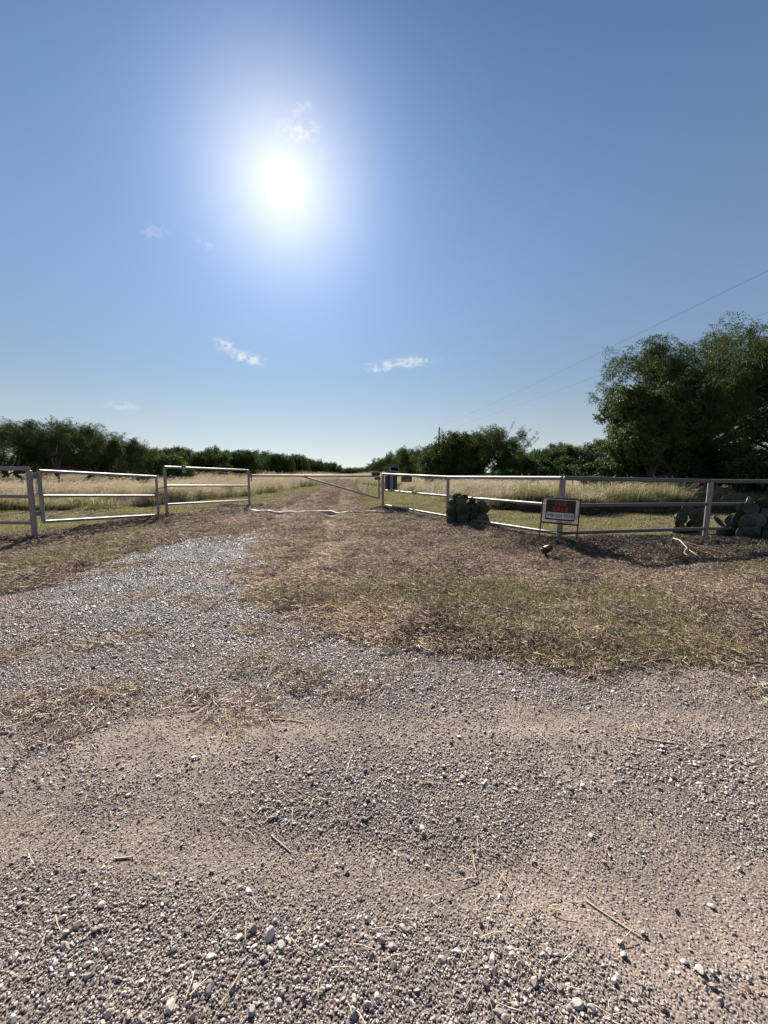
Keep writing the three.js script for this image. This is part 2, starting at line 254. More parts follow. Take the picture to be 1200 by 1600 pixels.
// ------------------------------------------------------------------ gravel
M.stone = new THREE.MeshStandardMaterial({ roughness: 0.55 });
function stoneGeometry(seed, detailLevel) {
  const r = rng(seed), g0 = new THREE.IcosahedronGeometry(1, detailLevel), p = g0.attributes.position, cuts = Array.from({ length: 9 }, () => [V(r() - 0.5, r() - 0.5, r() - 0.5).normalize(), 0.5 + r() * 0.34]), v = V(0, 0, 0);
  for (let i = 0; i < p.count; i++) { v.fromBufferAttribute(p, i); for (const [n, o] of cuts) { const t = v.dot(n); if (t > o) v.addScaledVector(n, o - t); } p.setXYZ(i, v.x * 1.1, v.y * 0.78, v.z * 0.95); }
  g0.deleteAttribute('uv'); g0.deleteAttribute('normal'); g0.computeVertexNormals(); return g0;
}
const stoneShapes = [1, 2, 3, 4].map((s) => stoneGeometry(s * 91, 1));
const chipShapes = [5, 6, 7].map((s) => stoneGeometry(s * 37, 0));
const stoneTint = (r) => { const t = r(), k = 0.75 + 0.5 * r(); const c = t < 0.36 ? [0.245, 0.207, 0.2] : t < 0.6 ? [0.32, 0.265, 0.225] : t < 0.78 ? [0.13, 0.107, 0.107] : t < 0.95 ? [0.52, 0.465, 0.42] : [0.26, 0.175, 0.14]; return c.map((x) => x * k); };
{
  const r = rng(11), lists = [...stoneShapes, ...chipShapes].map(() => []), gravel = stuff('gravel', 'loose grey and tan crushed stone covering the road and drive mouth', 'gravel');
  const put = (x, d, s, set) => { const c = stoneTint(r), k = set ? 4 + Math.floor(r() * 3) : Math.floor(r() * 4); lists[k].push([x, heightAt(x, d) + s * (0.25 + 0.45 * r()), -d, r() * 1.2 - 0.6, r() * 6.28, r() * 1.2 - 0.6, s * (0.85 + 0.6 * r()), s * (0.75 + 0.55 * r()), s * (0.8 + 0.4 * r()), ...c]); };
  const strip = (d0, d1, x0, x1, per, small, med) => {
    const n = Math.floor((d1 - d0) * (x1 - x0) * per);
    for (let i = 0; i < n; i++) {
      const d = lerp(d0, d1, r()), x = lerp(x0, x1, r()); if (!inView(x, d, 2.3)) continue;
      const g = gravelAt(x, d), la = lanes(x, d), q = r();
      if (q > (0.04 + 0.96 * g) * (1 - 0.72 * la)) { continue; }
      const t = r(), s = t < small ? 0.0022 + 0.0022 * r() : t < 0.993 ? med * (0.7 + 0.75 * r() * r()) : med * (1.5 + 1.1 * r());
      put(x, d, s * (1 - 0.3 * la), s < 0.0046);
    }
  };
  strip(0.1, 1.7, -4.2, 4.2, 26000, 0.64, 0.0048);
  strip(1.7, 3.2, -5.7, 5.7, 14000, 0.5, 0.0058);
  strip(3.2, 5.2, -7.7, 7.7, 7500, 0.3, 0.0075);
  strip(5.2, 11, -6.8, -0.5, 3600, 0.12, 0.0095);
  lists.forEach((l, k) => scatter('stone_cover', k < 4 ? stoneShapes[k] : chipShapes[k - 4], M.stone, l, gravel));
  console.log('gravel', lists.reduce((a, l) => a + l.length, 0));
}

// ------------------------------------------------------------------ grass and straw
const leafy = (o) => new THREE.MeshPhysicalMaterial({ vertexColors: true, roughness: 0.9, transmission: 0.35, thickness: 0, side: THREE.DoubleSide, specularIntensity: 0.4, ...o });
M.grass = leafy({ transmission: 0.45 }); M.strawBlade = leafy({ transmission: 0.4 }); M.stalk = new THREE.MeshStandardMaterial({ vertexColors: true, roughness: 0.85 });
const straws = [[0.56, 0.445, 0.335], [0.47, 0.36, 0.26], [0.36, 0.255, 0.18], [0.16, 0.108, 0.076], [0.72, 0.61, 0.49], [0.3, 0.22, 0.15]], greens = [[0.16, 0.19, 0.055], [0.2, 0.22, 0.07], [0.13, 0.165, 0.045], [0.27, 0.26, 0.1], [0.34, 0.3, 0.14]];
const pick = (r, a) => a[Math.floor(r() * a.length)];
function thatchPatch(seed, size, n, brown) {
  const r = rng(seed), f = new Faces();
  for (let i = 0; i < n; i++) {
    const x = (r() - 0.5) * size, z = (r() - 0.5) * size, a = r() * 6.28, l = 0.03 + 0.1 * r() * r() * r() + 0.025 * r(), y = 0.002 + 0.03 * r() * r(), t = (r() - 0.4) * 0.5, c = pick(r, straws).map((v) => v * (brown ? 0.74 : 1.05) * (0.8 + 0.4 * r()));
    f.stalk(x, y, z, x + Math.cos(a) * l * Math.cos(t), Math.max(0.001, y + Math.sin(t) * l), z + Math.sin(a) * l * Math.cos(t), 0.0014 + 0.0022 * r() * r() + 0.0006 * r(), c);
  }
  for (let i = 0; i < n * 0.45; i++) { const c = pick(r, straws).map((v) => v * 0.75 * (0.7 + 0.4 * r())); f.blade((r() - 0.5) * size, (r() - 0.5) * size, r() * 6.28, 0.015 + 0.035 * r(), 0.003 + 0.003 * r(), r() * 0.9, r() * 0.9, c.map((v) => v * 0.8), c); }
  return f.build();
}
function lawnPatch(seed, size, n, h0, h1, dry, w = 0.004) {
  const r = rng(seed), f = new Faces();
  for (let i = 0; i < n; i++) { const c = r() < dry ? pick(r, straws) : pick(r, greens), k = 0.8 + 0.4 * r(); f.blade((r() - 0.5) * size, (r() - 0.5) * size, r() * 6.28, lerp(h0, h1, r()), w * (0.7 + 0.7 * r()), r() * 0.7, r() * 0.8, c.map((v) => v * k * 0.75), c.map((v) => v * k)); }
  return f.build();
}
function tallPatch(seed, n, h, spread, green, heads) {
  const r = rng(seed), f = new Faces();
  for (let i = 0; i < n; i++) {
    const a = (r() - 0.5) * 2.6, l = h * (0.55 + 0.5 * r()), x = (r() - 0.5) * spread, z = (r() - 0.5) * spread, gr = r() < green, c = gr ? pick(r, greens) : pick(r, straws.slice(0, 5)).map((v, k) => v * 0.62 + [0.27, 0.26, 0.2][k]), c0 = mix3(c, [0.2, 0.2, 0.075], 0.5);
    const t = f.blade(x, z, a, l, (gr ? 0.012 : 0.009) * (0.7 + 0.6 * r()), 0.05 + 0.3 * r(), 0.2 + 0.6 * r(), c0, c);
    if (!gr && r() < heads) { const d = V(Math.cos(a) * 0.8, 0.6 - r() * 0.6, Math.sin(a) * 0.8).normalize(), s = V(-Math.sin(a), 0.3, Math.cos(a)).normalize(); for (let q = 0; q < 3; q++) f.leaf(V(t[0] - d.x * 0.03 * q, t[1] - 0.02 - d.y * 0.03 * q, t[2] - d.z * 0.03 * q), d, q % 2 ? s : s.clone().negate(), 0.09 + 0.05 * r(), 0.014, [0.58, 0.5, 0.38]); }
  }
  return f.build();
}
{
  const r = rng(23);
  const tA = [1, 2, 3].map((s) => thatchPatch(s, 0.26, 90, false)), tB = [4, 5].map((s) => thatchPatch(s, 0.26, 90, true)), lA = [7, 8].map((s) => lawnPatch(s, 0.2, 70, 0.02, 0.065, 0.22, 0.0035)), lB = [9, 10].map((s) => lawnPatch(s, 0.42, 170, 0.025, 0.075, 0.28, 0.007));
  const L = { a: tA.map(() => []), b: tB.map(() => []), g: lA.map(() => []), m: lB.map(() => []) };
  const put = (set, x, d, s, c, sy = s) => pick(r, set).push([x, heightAt(x, d) + 0.001, -d, (r() - 0.5) * 0.16, r() * 6.28, (r() - 0.5) * 0.16, s, sy, s, ...c]);
  const vk = (x, d) => lerp(0.84, 1.02, smooth(3.4, 1.6, Math.abs(x - driveX(d)))), tone = (k) => { const v = k * (0.82 + 0.36 * r()); return [v, v * (0.97 + 0.05 * r()), v * (0.94 + 0.08 * r())]; };
  for (let i = 0; i < 102000; i++) { // cut dead grass in front of the fences and along the drive
    const d = 2.6 + (i < 54000 ? 15 * Math.pow(r(), 1.25) : 15 + 70 * r() * r()), x = i < 54000 || i > 92000 ? (r() * 2 - 1) * (d + 2.6) : driveX(d) + (r() - 0.5) * 4.4; if (!inView(x, d, 2.4)) continue;
    const g = gravelAt(x, d), la = lawnAt(x, d), fi = fieldAt(x, d), tr = trackAt(x, d), n = fbm(x * 1.6 + 40, d * 1.6, 3), gr = greenAt(x, d), be = bermAt(x, d);
    const cover = Math.pow(1 - g, x > -0.8 ? 0.6 : 1.1) * (1 - fi) * (1 - (d < 30 ? 0.9 : 0.6) * tr) * (1 - 0.8 * la); if (r() > cover * (0.5 + 0.9 * smooth(0.3, 0.6, n))) continue;
    if (r() < gr * 0.85) put(L.g, x, d, 0.8 + 0.7 * r(), tone(0.95), 0.7 + 0.6 * r());
    else if (r() < smooth(0.45, 0.62, n) * 0.45 + be * 0.8) put(L.b, x, d, 0.7 + 0.7 * r(), tone(vk(x, d) * lerp(1.02, 0.42, clamp(be * 1.1))), 0.8 + 1.2 * r() + be + 0.8 * smooth(0.55, 0.75, vnoise(x * 4, d * 4)));
    else put(L.a, x, d, 0.8 + 0.6 * r(), tone(vk(x, d)), 0.8 + 0.8 * r());
  }
  for (let i = 0; i < 26000; i++) { // living tufts
    const d = 3 + 10 * r(), x = (r() * 2 - 1) * (d + 2), gr = greenAt(x, d) * (1 - gravelAt(x, d)) * (1 - trackAt(x, d)); if (r() > gr * 0.8) continue; put(L.g, x, d, 0.8 + 0.6 * r(), tone(1), 0.8 + 0.7 * r());
  }
  for (let i = 0; i < 1500; i++) { // stray wisps lying on the gravel
    const d = 0.7 + 9 * r(), x = (r() * 2 - 1) * (d + 1); const n = fbm(x * 1.1 + 20, d * 2.2 + 6, 3); if (n < 0.56 || d < 2.1) continue; put(r() < 0.5 ? L.a : L.b, x, d, 0.5 + 0.8 * r(), tone(0.95));
  }
  for (let i = 0; i < 46000; i++) { // cut green grass behind the fences
    const d = 8 + 62 * Math.pow(r(), 1.8), x = (r() * 2 - 1) * Math.min(d + 2, 22); const la = lawnAt(x, d) * (1 - bankAt(x, d)); if (r() > la) continue;
    const k = d > 25 ? 1.6 : 1; put(L.m, x, d, (0.9 + 0.5 * r()) * k, tone(1.12), 0.5 + 1.1 * smooth(0.35, 0.65, fbm(x * 1.2, d * 1.2, 3)));
  }
  const G1 = stuff('dead_grass', 'tan mown straw and thatch strewn over the verge and between the wheel tracks', 'grass'), G2 = stuff('green_tufts', 'short green living grass growing through the dead thatch of the verge', 'grass'), G3 = stuff('mown_grass', 'short yellow green mown grass behind the pipe fences', 'grass');
  tA.forEach((g, k) => scatter('straw_cover', g, M.stalk, L.a[k], G1)); tB.forEach((g, k) => scatter('straw_cover', g, M.stalk, L.b[k], G1));
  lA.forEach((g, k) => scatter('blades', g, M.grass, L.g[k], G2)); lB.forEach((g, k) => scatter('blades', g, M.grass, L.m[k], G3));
  // uncut field
  const tl = [31, 32, 33].map((s) => tallPatch(s, 46, 0.8, 0.5, 0.12, 0.7)), tg = [34, 35].map((s) => tallPatch(s, 46, 0.62, 0.5, 0.72, 0.25)), LT = tl.map(() => []), LG = tg.map(() => []);
  for (let i = 0; i < 62000; i++) {
    const d = 13 + 110 * Math.pow(r(), 2.1), x = (r() * 2 - 1) * (d + 2); const f = fieldAt(x, d); if (r() > f) continue;
    const k = d > 35 ? 1.35 : 1, n = fbm(x * 0.3 + 60, d * 0.3, 3), near = x < 0 ? smooth(2.4, 0.3, d - curve([[-40, 14.6], [-11.3, 15.2], [-9.9, 17.3], [-8.4, 24.4], [-7.6, 47]], x)) : smooth(2.2, 0.2, d - 13.8) * 0.7;
    const s = (0.6 + 0.75 * smooth(0.25, 0.75, fbm(x * 1.7, d * 1.7, 3))) * (0.8 + 0.4 * r()) * k, green = r() < clamp(near * 0.8 + smooth(0.55, 0.7, n) * 0.7 + (x > 3 && d < 24 ? 0.4 : 0));
    (green ? pick(r, LG) : pick(r, LT)).push([x, heightAt(x, d) - 0.01, -d, 0, (r() - 0.5) * 1.2, 0, s, s * (x < 0 ? 0.92 : 0.62) * (0.65 + 0.6 * r()), s, ...tone(0.95)]);
  }
  for (let i = 0; i < 420; i++) { const x = 5.5 + 7 * r(), d = bankEdge(x) + 0.3 + 2.2 * r(), s = 0.8 + 0.6 * r(); if (fbm(x * 1.3 + 9, d * 1.3, 3) < 0.46) continue; pick(r, LG).push([x, heightAt(x, d) - 0.01, -d, 0, r() * 6.28, 0, s * 0.7, s * (1 + 0.35 * r()), s * 0.7, ...tone(1)]); } // ranker green stems
  const G4 = stuff('tall_dry_grass', 'tall pale seeding grass of the uncut fields on both sides of the drive', 'grass');
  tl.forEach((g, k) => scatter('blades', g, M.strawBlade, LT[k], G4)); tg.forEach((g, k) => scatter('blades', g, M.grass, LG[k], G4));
  console.log('grass', Object.values(L).flat().reduce((a, l) => a + l.length, 0), LT.concat(LG).reduce((a, l) => a + l.length, 0));
}

// dark clods of earth along the berms, the cut bank and the spoil heap
{
  const r = rng(91), l = stoneShapes.map(() => []), G = stuff('soil_clods', 'dark crumbly earth clods heaped under the fences and along the cut bank', 'soil');
  for (let i = 0; i < 60000; i++) {
    const d = 5.6 + 11.5 * r(), x = (r() * 2 - 1) * (d + 2), b = Math.max(bermAt(x, d) * smooth(0.3, 0.6, fbm(x * 2.3, d * 2.3, 3)), bankAt(x, d) * 1.2, heapAt(x, d) * 1.4); if (r() > b * 0.9 - 0.12) continue;
    const s = 0.008 + 0.028 * r() * r() * r() * (d > 12 ? 1.6 : 1), k = 0.6 + 0.8 * r(), c = r() < 0.75 ? [0.07 * k, 0.048 * k, 0.036 * k] : [0.15 * k, 0.11 * k, 0.08 * k];
    pick(r, l).push([x, heightAt(x, d) + s * 0.4, -d, r() * 3, r() * 6.28, r() * 3, s * 1.2, s, s, ...c]);
  }
  const m = new THREE.MeshStandardMaterial({ roughness: 0.95 }); stoneShapes.forEach((g, k) => scatter('clods', g, m, l[k], G));
}

// ------------------------------------------------------------------ pipe fences and gates
const noiseMap = detail(512, (u, v) => { const n = 0.5 * wrapn(u, v, 8, 1) + 0.3 * wrapn(u, v, 40, 2) + 0.2 * wrapn(u, v, 128, 3), k = 190 + 60 * n; return [k, k * 0.99, k * 0.985]; });
noiseMap.colorSpace = THREE.SRGBColorSpace;
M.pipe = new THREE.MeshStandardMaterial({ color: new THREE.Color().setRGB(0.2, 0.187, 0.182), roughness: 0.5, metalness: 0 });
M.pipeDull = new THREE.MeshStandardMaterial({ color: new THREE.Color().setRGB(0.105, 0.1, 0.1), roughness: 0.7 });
M.black = new THREE.MeshStandardMaterial({ color: new THREE.Color().setRGB(0.012, 0.012, 0.013), roughness: 0.5 });
M.steel = new THREE.MeshStandardMaterial({ color: new THREE.Color().setRGB(0.2, 0.2, 0.21), roughness: 0.45, metalness: 0.6 });
function post(parent, x, z, top, r, lean = 0) { const y = groundY(x, z) - 0.25; const g = tube([V(x, y, z), V(x + lean, top, z), V(x + lean, top + 0.012, z)], [r, r, r * 0.7], 16); return part('post', g, M.pipe, parent); }
const rail = (parent, a, b, r = 0.034, name = 'rail', m = M.pipe) => part(name, pipe(a, b, r), m, parent);
{ // right of the gate: the wing from the gate back towards the road
  const f = thing('pipe_fence', 'pale pipe fence slanting from the gate post to the sign, its rails bright with sun', 'fence');
  const A = [-0.05, -15.53], B = [1.99, -11.97], K = [3.53, -7.65];
  post(f, ...A, 1.4, 0.05); post(f, ...B, 1.31, 0.045); post(f, ...K, 1.35, 0.055, 0.02);
  const seg = (p, q, h0, h1, r) => rail(f, [p[0], h0, p[1]], [q[0], h1, q[1]], r);
  seg(A, B, 1.43, 1.35, 0.04); seg(B, K, 1.35, 1.385, 0.04);
  seg(A, B, 0.78, 0.76, 0.034); seg(B, K, 0.76, 0.84, 0.034);
  seg([0.09, -15.28], B, 0.19, 0.13, 0.034); seg(B, K, 0.13, 0.27, 0.034);
  rail(f, [0.09, -0.1, -15.28], [0.09, 0.2, -15.28], 0.034, 'rail_stub');
}
{ // right: along the road behind the sign and out of the frame
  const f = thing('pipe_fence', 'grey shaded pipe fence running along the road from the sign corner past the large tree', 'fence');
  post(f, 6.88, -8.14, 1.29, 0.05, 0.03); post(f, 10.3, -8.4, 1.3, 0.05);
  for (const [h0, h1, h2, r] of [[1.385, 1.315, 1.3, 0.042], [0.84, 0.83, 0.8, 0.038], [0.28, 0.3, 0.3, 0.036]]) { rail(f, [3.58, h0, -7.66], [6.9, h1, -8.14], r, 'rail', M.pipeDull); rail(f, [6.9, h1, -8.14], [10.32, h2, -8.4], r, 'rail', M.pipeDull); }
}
{ // far left section
  const f = thing('pipe_fence', 'grey three-rail pipe fence at the left edge beside the hinged gate panel', 'fence');
  post(f, -7.46, -8.11, 1.53, 0.052, 0.0); post(f, -11.2, -8.2, 1.55, 0.05);
  for (const [h, r] of [[1.575, 0.042], [0.99, 0.036], [0.43, 0.036]]) rail(f, [-11.2, h + 0.02, -8.2], [-7.46, h, -8.11], r);
}
{ // the hinged gate panel on the left
  const g = thing('gate_panel', 'long hinged pipe gate with three rails between the two left posts', 'gate');
  const a = [-7.42, -8.3], b = [-7.16, -12.12];
  rail(g, [a[0], 0.42, a[1]], [a[0], 1.53, a[1]], 0.04, 'upright'); rail(g, [b[0], 0.14, b[1]], [b[0], 1.35, b[1]], 0.036, 'upright');
  for (const [h0, h1, r] of [[1.53, 1.36, 0.038], [0.99, 0.76, 0.034], [0.43, 0.15, 0.036]]) rail(g, [a[0], h0, a[1]], [b[0], h1, b[1]], r);
  for (const h of [1.42, 0.62]) part('hinge', bare(box(-7.475, h - 0.05, -8.29, -7.425, h + 0.05, -8.13)), M.steel, g);
  const ch = []; for (let k = 0; k < 9; k++) { const t = new THREE.TorusGeometry(0.02, 0.006, 5, 10); t.rotateY(k % 2 ? 1.57 : 0); t.translate(-7.41 + 0.01 * Math.sin(k), 1.4 - k * 0.045, -8.21); ch.push(t); }
  part('chain', bare(...ch), M.steel, g);
}
{ // the fixed panel left of the drive
  const f = thing('pipe_fence', 'taller pipe fence panel left of the drive, small box on its top rail', 'fence');
  const a = [-7.0, -12.32], b = [-5.76, -16.4];
  post(f, ...a, 1.64, 0.045); post(f, ...b, 1.55, 0.045);
  for (const [h0, h1, r] of [[1.67, 1.585, 0.038], [1.07, 0.93, 0.033], [0.47, 0.31, 0.033]]) rail(f, [a[0], h0, a[1]], [b[0], h1, b[1]], r);
  const t = 0.19, x = lerp(a[0], b[0], t), z = lerp(a[1], b[1], t);
  const bx = bare(box(-0.05, -0.17, -0.06, 0.05, 0.1, 0.06)); bx.rotateY(0.3); bx.translate(x, 1.655, z + 0.03); part('receiver_box', bx, M.steel, f);
  part('latch_chain', bare(pipe([-7.16, 0.98, -12.1], [-6.98, 1.03, -12.28], 0.012), pipe([-7.2, 0.92, -12.06], [-7.1, 0.98, -12.1], 0.012)), M.black, f);
}
{ // the drive gate
  const g = thing('drive_gate', 'single-bar pipe gate with a slanting brace closing the dirt drive', 'gate');
  rail(g, [-5.64, 1.36, -16.3], [-0.2, 1.35, -15.6], 0.042, 'top_rail');
  rail(g, [-0.2, 0.42, -15.6], [-0.2, 1.35, -15.6], 0.036, 'upright');
  rail(g, [-3.38, 1.33, -16.02], [-0.2, 0.44, -15.6], 0.036, 'brace');
  const b = bare(box(-0.5, 1.38, -15.7, -0.16, 1.5, -15.52), box(-0.38, 1.2, -15.68, -0.14, 1.3, -15.56)); part('opener_box', b, M.black, g);
  part('latch', bare(box(-5.7, 1.3, -16.36, -5.58, 1.42, -16.24), box(-5.62, 1.12, -16.3, -5.58, 1.3, -16.26)), M.steel, g);
}
{ // pale strip set in the drive before the gate
  const r = rng(5), pos = [], idx = [], n = 60; const c = new Faces();
  for (let i = 0; i <= n; i++) { const t = i / n, x = lerp(-4.95, -0.3, t), w = (t < 0.68 ? 0.2 : lerp(0.13, 0.05, (t - 0.68) / 0.32)) * (0.45 + 1.0 * fbm(x * 5, 2, 4)), d = 14.3 + 0.12 * (fbm(x * 1.5, 6, 3) - 0.5) - 0.16 * Math.sin(t * 3.1), y = heightAt(x, d) + 0.078 * (t < 0.68 ? 1 : 0.6) + 0.07 * (fbm(x * 4, 8, 3) - 0.5); for (const [o, h] of [[-w, -0.1], [-w * 0.86, 0], [w * 0.86, 0.004], [w, -0.1]]) pos.push(x, y + h, -d - o); }
  for (let i = 0; i < n; i++) for (let k = 0; k < 3; k++) { const a = i * 4 + k; idx.push(a, a + 4, a + 1, a + 1, a + 4, a + 5); }
  const g = new THREE.BufferGeometry(); g.setAttribute('position', new THREE.Float32BufferAttribute(pos, 3)); g.setIndex(idx); g.computeVertexNormals();
  solo('concrete_strip', g, new THREE.MeshStandardMaterial({ color: new THREE.Color().setRGB(0.46, 0.4, 0.335), roughness: 0.9, side: THREE.DoubleSide }), 'pale worn strip set across the drive just before the gate', 'threshold');
}

// ------------------------------------------------------------------ control box, solar panel and number plate behind the gate post
{
  M.navy = new THREE.MeshStandardMaterial({ color: new THREE.Color().setRGB(0.007, 0.011, 0.04), roughness: 0.5 });
  const g = thing('control_box', 'navy blue box with a pale centre strip hung behind the fence beside the gate post', 'control box', [0.3, 0, -15.45], 0.2);
  part('case', bare(box(-0.22, 0.8, -0.3, 0.25, 1.37, -0.06)), M.navy, g);
  part('strip', bare(box(-0.03, 0.8, -0.06, 0.07, 1.36, -0.045)), new THREE.MeshStandardMaterial({ color: new THREE.Color().setRGB(0.2, 0.195, 0.205), roughness: 0.6 }), g);
  part('bracket', bare(box(-0.16, 1.36, -0.2, 0.18, 1.4, -0.12)), M.black, g);
  const s = thing('solar_panel', 'small tilted solar panel with a grey frame above the navy box', 'solar panel', [0.42, 1.62, -15.6], -0.15);
  const tilt = (q) => { q.rotateX(0.68); q.rotateZ(-0.12); q.rotateY(0.3); return q; };
  part('cells', tilt(box(-0.155, -0.006, -0.115, 0.155, 0.009, 0.115)), new THREE.MeshPhysicalMaterial({ specularIntensity: 0.15, color: new THREE.Color().setRGB(0.006, 0.009, 0.022), roughness: 0.6 }), s);
  part('frame', tilt(bare(box(-0.19, -0.02, -0.15, -0.155, 0.015, 0.15), box(0.155, -0.02, -0.15, 0.19, 0.015, 0.15), box(-0.154, -0.02, -0.15, 0.154, 0.014, -0.116), box(-0.154, -0.02, 0.116, 0.154, 0.014, 0.15))), new THREE.MeshStandardMaterial({ color: new THREE.Color().setRGB(0.3, 0.3, 0.31), roughness: 0.5, metalness: 0.2 }), s);
  part('stand', bare(pipe([0.02, -0.26, 0.03], [0, -0.02, 0], 0.018), box(-0.05, -0.28, -0.02, 0.09, -0.24, 0.08)), M.black, s);
  const cv = document.createElement('canvas'); cv.width = 256; cv.height = 128; const q = cv.getContext('2d'); q.fillStyle = '#4e4a48'; q.fillRect(0, 0, 256, 128); q.fillStyle = '#141414'; q.fillRect(58, 8, 150, 112); q.fillStyle = '#8b8583'; q.font = 'bold 84px sans-serif'; q.textAlign = 'center'; q.fillText('246', 134, 96);
  const t = new THREE.CanvasTexture(cv); t.colorSpace = THREE.SRGBColorSpace;
  const p = new THREE.BoxGeometry(0.4, 0.2, 0.012); p.rotateY(-0.1);
  const pl = thing('number_plate', 'small grey plate with dark panel and pale digits beside the navy box', 'sign', [0.83, 1.25, -14.2]);
  const side = new THREE.MeshStandardMaterial({ color: 0x4e4a48, roughness: 0.7 }), face = new THREE.MeshStandardMaterial({ map: t, roughness: 0.7 });
  part('plate', p, [side, side, side, side, face, side], pl);
  for (const hx of [-0.15, 0.15]) part('hanger', bare(box(hx - 0.01, 0.1, -0.004, hx + 0.01, 0.17, 0.002)), M.steel, pl);
}

// ------------------------------------------------------------------ the yard sign
{
  const g = thing('yard_sign', 'for sale yard sign in a black metal frame before the fence corner', 'sign', [3.43, groundY(3.43, -7.5), -7.5], -0.42);
  g.rotation.z = -0.045; g.rotation.order = 'YXZ';
  const rod = (a, b, r = 0.0125) => pipe(a, b, r, 8), Wd = 0.335;
  part('leg', rod([-Wd, -0.2, 0], [-Wd, 0.86, 0]), M.black, g); part('leg', rod([Wd, -0.2, 0], [Wd, 0.86, 0]), M.black, g);
  part('crossbar', rod([-Wd, 0.86, 0], [Wd, 0.86, 0]), M.black, g);
  part('crossbar', bare(box(-Wd + 0.01, 0.355, -0.012, Wd - 0.01, 0.385, 0.012)), M.black, g);
  part('crossbar', rod([-Wd, 0.2, 0], [Wd + 0.05, 0.2, 0], 0.009), M.black, g);
  const pane = part('holder', bare(box(-Wd + 0.014, 0.386, -0.006, Wd - 0.014, 0.85, 0.004)), new THREE.MeshPhysicalMaterial({ color: new THREE.Color().setRGB(0.62, 0.6, 0.57), transmission: 0.7, thickness: 0, roughness: 0.25 }), g);
  const cv = document.createElement('canvas'); cv.width = 1024; cv.height = 768; const q = cv.getContext('2d');
  q.fillStyle = '#0b0909'; q.fillRect(0, 0, 1024, 768); q.fillStyle = '#a51127'; q.textAlign = 'center'; q.font = 'bold 215px sans-serif';
  q.fillText('FOR', 512, 205); q.save(); q.translate(512, 430); q.scale(1.2, 1); q.fillText('SALE', 0, 0); q.restore();
  q.fillStyle = '#bdbab4'; q.fillRect(40, 478, 944, 236); q.fillStyle = '#191a1c'; q.font = 'bold 150px sans-serif'; q.save(); q.translate(512, 632); q.scale(0.98, 1); q.fillText('940·232·5536', 0, 0); q.restore();
  const t = new THREE.CanvasTexture(cv); t.colorSpace = THREE.SRGBColorSpace;
  const face = new THREE.MeshStandardMaterial({ map: t, roughness: 0.55 }), side = new THREE.MeshStandardMaterial({ color: 0xd0ccc4, roughness: 0.6 });
  const sheet = new THREE.BoxGeometry(0.53, 0.4, 0.004); sheet.translate(0, 0.635, 0.0085);
  part('printed_sheet', sheet, [side, side, side, side, face, side], g);
  part('margin', bare(box(-0.279, 0.832, 0.0045, 0.279, 0.846, 0.0085), box(-0.279, 0.424, 0.0045, -0.266, 0.832, 0.0085), box(0.266, 0.424, 0.0045, 0.279, 0.832, 0.0085)), side, g);
}
{ // the small dark fixture stuck in the ground before the sign
  const x = 2.76, z = -6.42, y = groundY(x, z), g = thing('stake_light', 'small black stake-mounted lamp head in the straw before the sign', 'garden light', [x, y, z], 2.4);
  part('stake', tube([V(0, -0.1, 0), V(0, 0.03, 0), V(0.01, 0.12, 0)], [0.008, 0.022, 0.018], 8), M.black, g);
  const h = bare(tube([V(-0.09, 0.21, 0), V(-0.05, 0.2, 0), V(0.02, 0.165, 0), V(0.07, 0.13, 0)], [0.04, 0.062, 0.065, 0.055], 12), box(-0.06, 0.2, -0.075, 0.05, 0.215, 0.075)); part('lamp_head', h, M.black, g);
  const lens = new THREE.CylinderGeometry(0.046, 0.046, 0.012, 14); lens.rotateZ(1.1); lens.translate(0.074, 0.128, 0); part('lens', lens, new THREE.MeshStandardMaterial({ color: 0xd8d8dc, roughness: 0.25 }), g);
}

// ------------------------------------------------------------------ prickly pears
M.pad = new THREE.MeshStandardMaterial({ color: new THREE.Color().setRGB(0.03, 0.047, 0.024), roughness: 0.5, map: noiseMap });
const padGeo = (() => { const g = new THREE.SphereGeometry(1, 20, 14), p = g.attributes.position; for (let i = 0; i < p.count; i++) { const x = p.getX(i), y = p.getY(i), z = p.getZ(i), w = 0.9 + 0.16 * y - 0.12 * y * y; p.setXYZ(i, x * w, y + 1, z * (0.16 + 0.02 * Math.sin(x * 9) * Math.cos(y * 8))); } g.computeVertexNormals(); return g; })();
const spineGeo = (() => { const r = rng(8), f = new Faces(); for (let k = 0; k < 46; k++) { const y = 0.25 + 1.6 * r(), x = (r() - 0.5) * 1.3 * Math.sqrt(Math.max(0, 1 - (y - 1) ** 2)), s = r() < 0.5 ? 1 : -1; f.stalk(x, y, 0.11 * s, x + (r() - 0.5) * 0.12, y + (r() - 0.3) * 0.1, (0.2 + 0.1 * r()) * s, 0.006, [0.55, 0.5, 0.4]); } return f.build(); })();
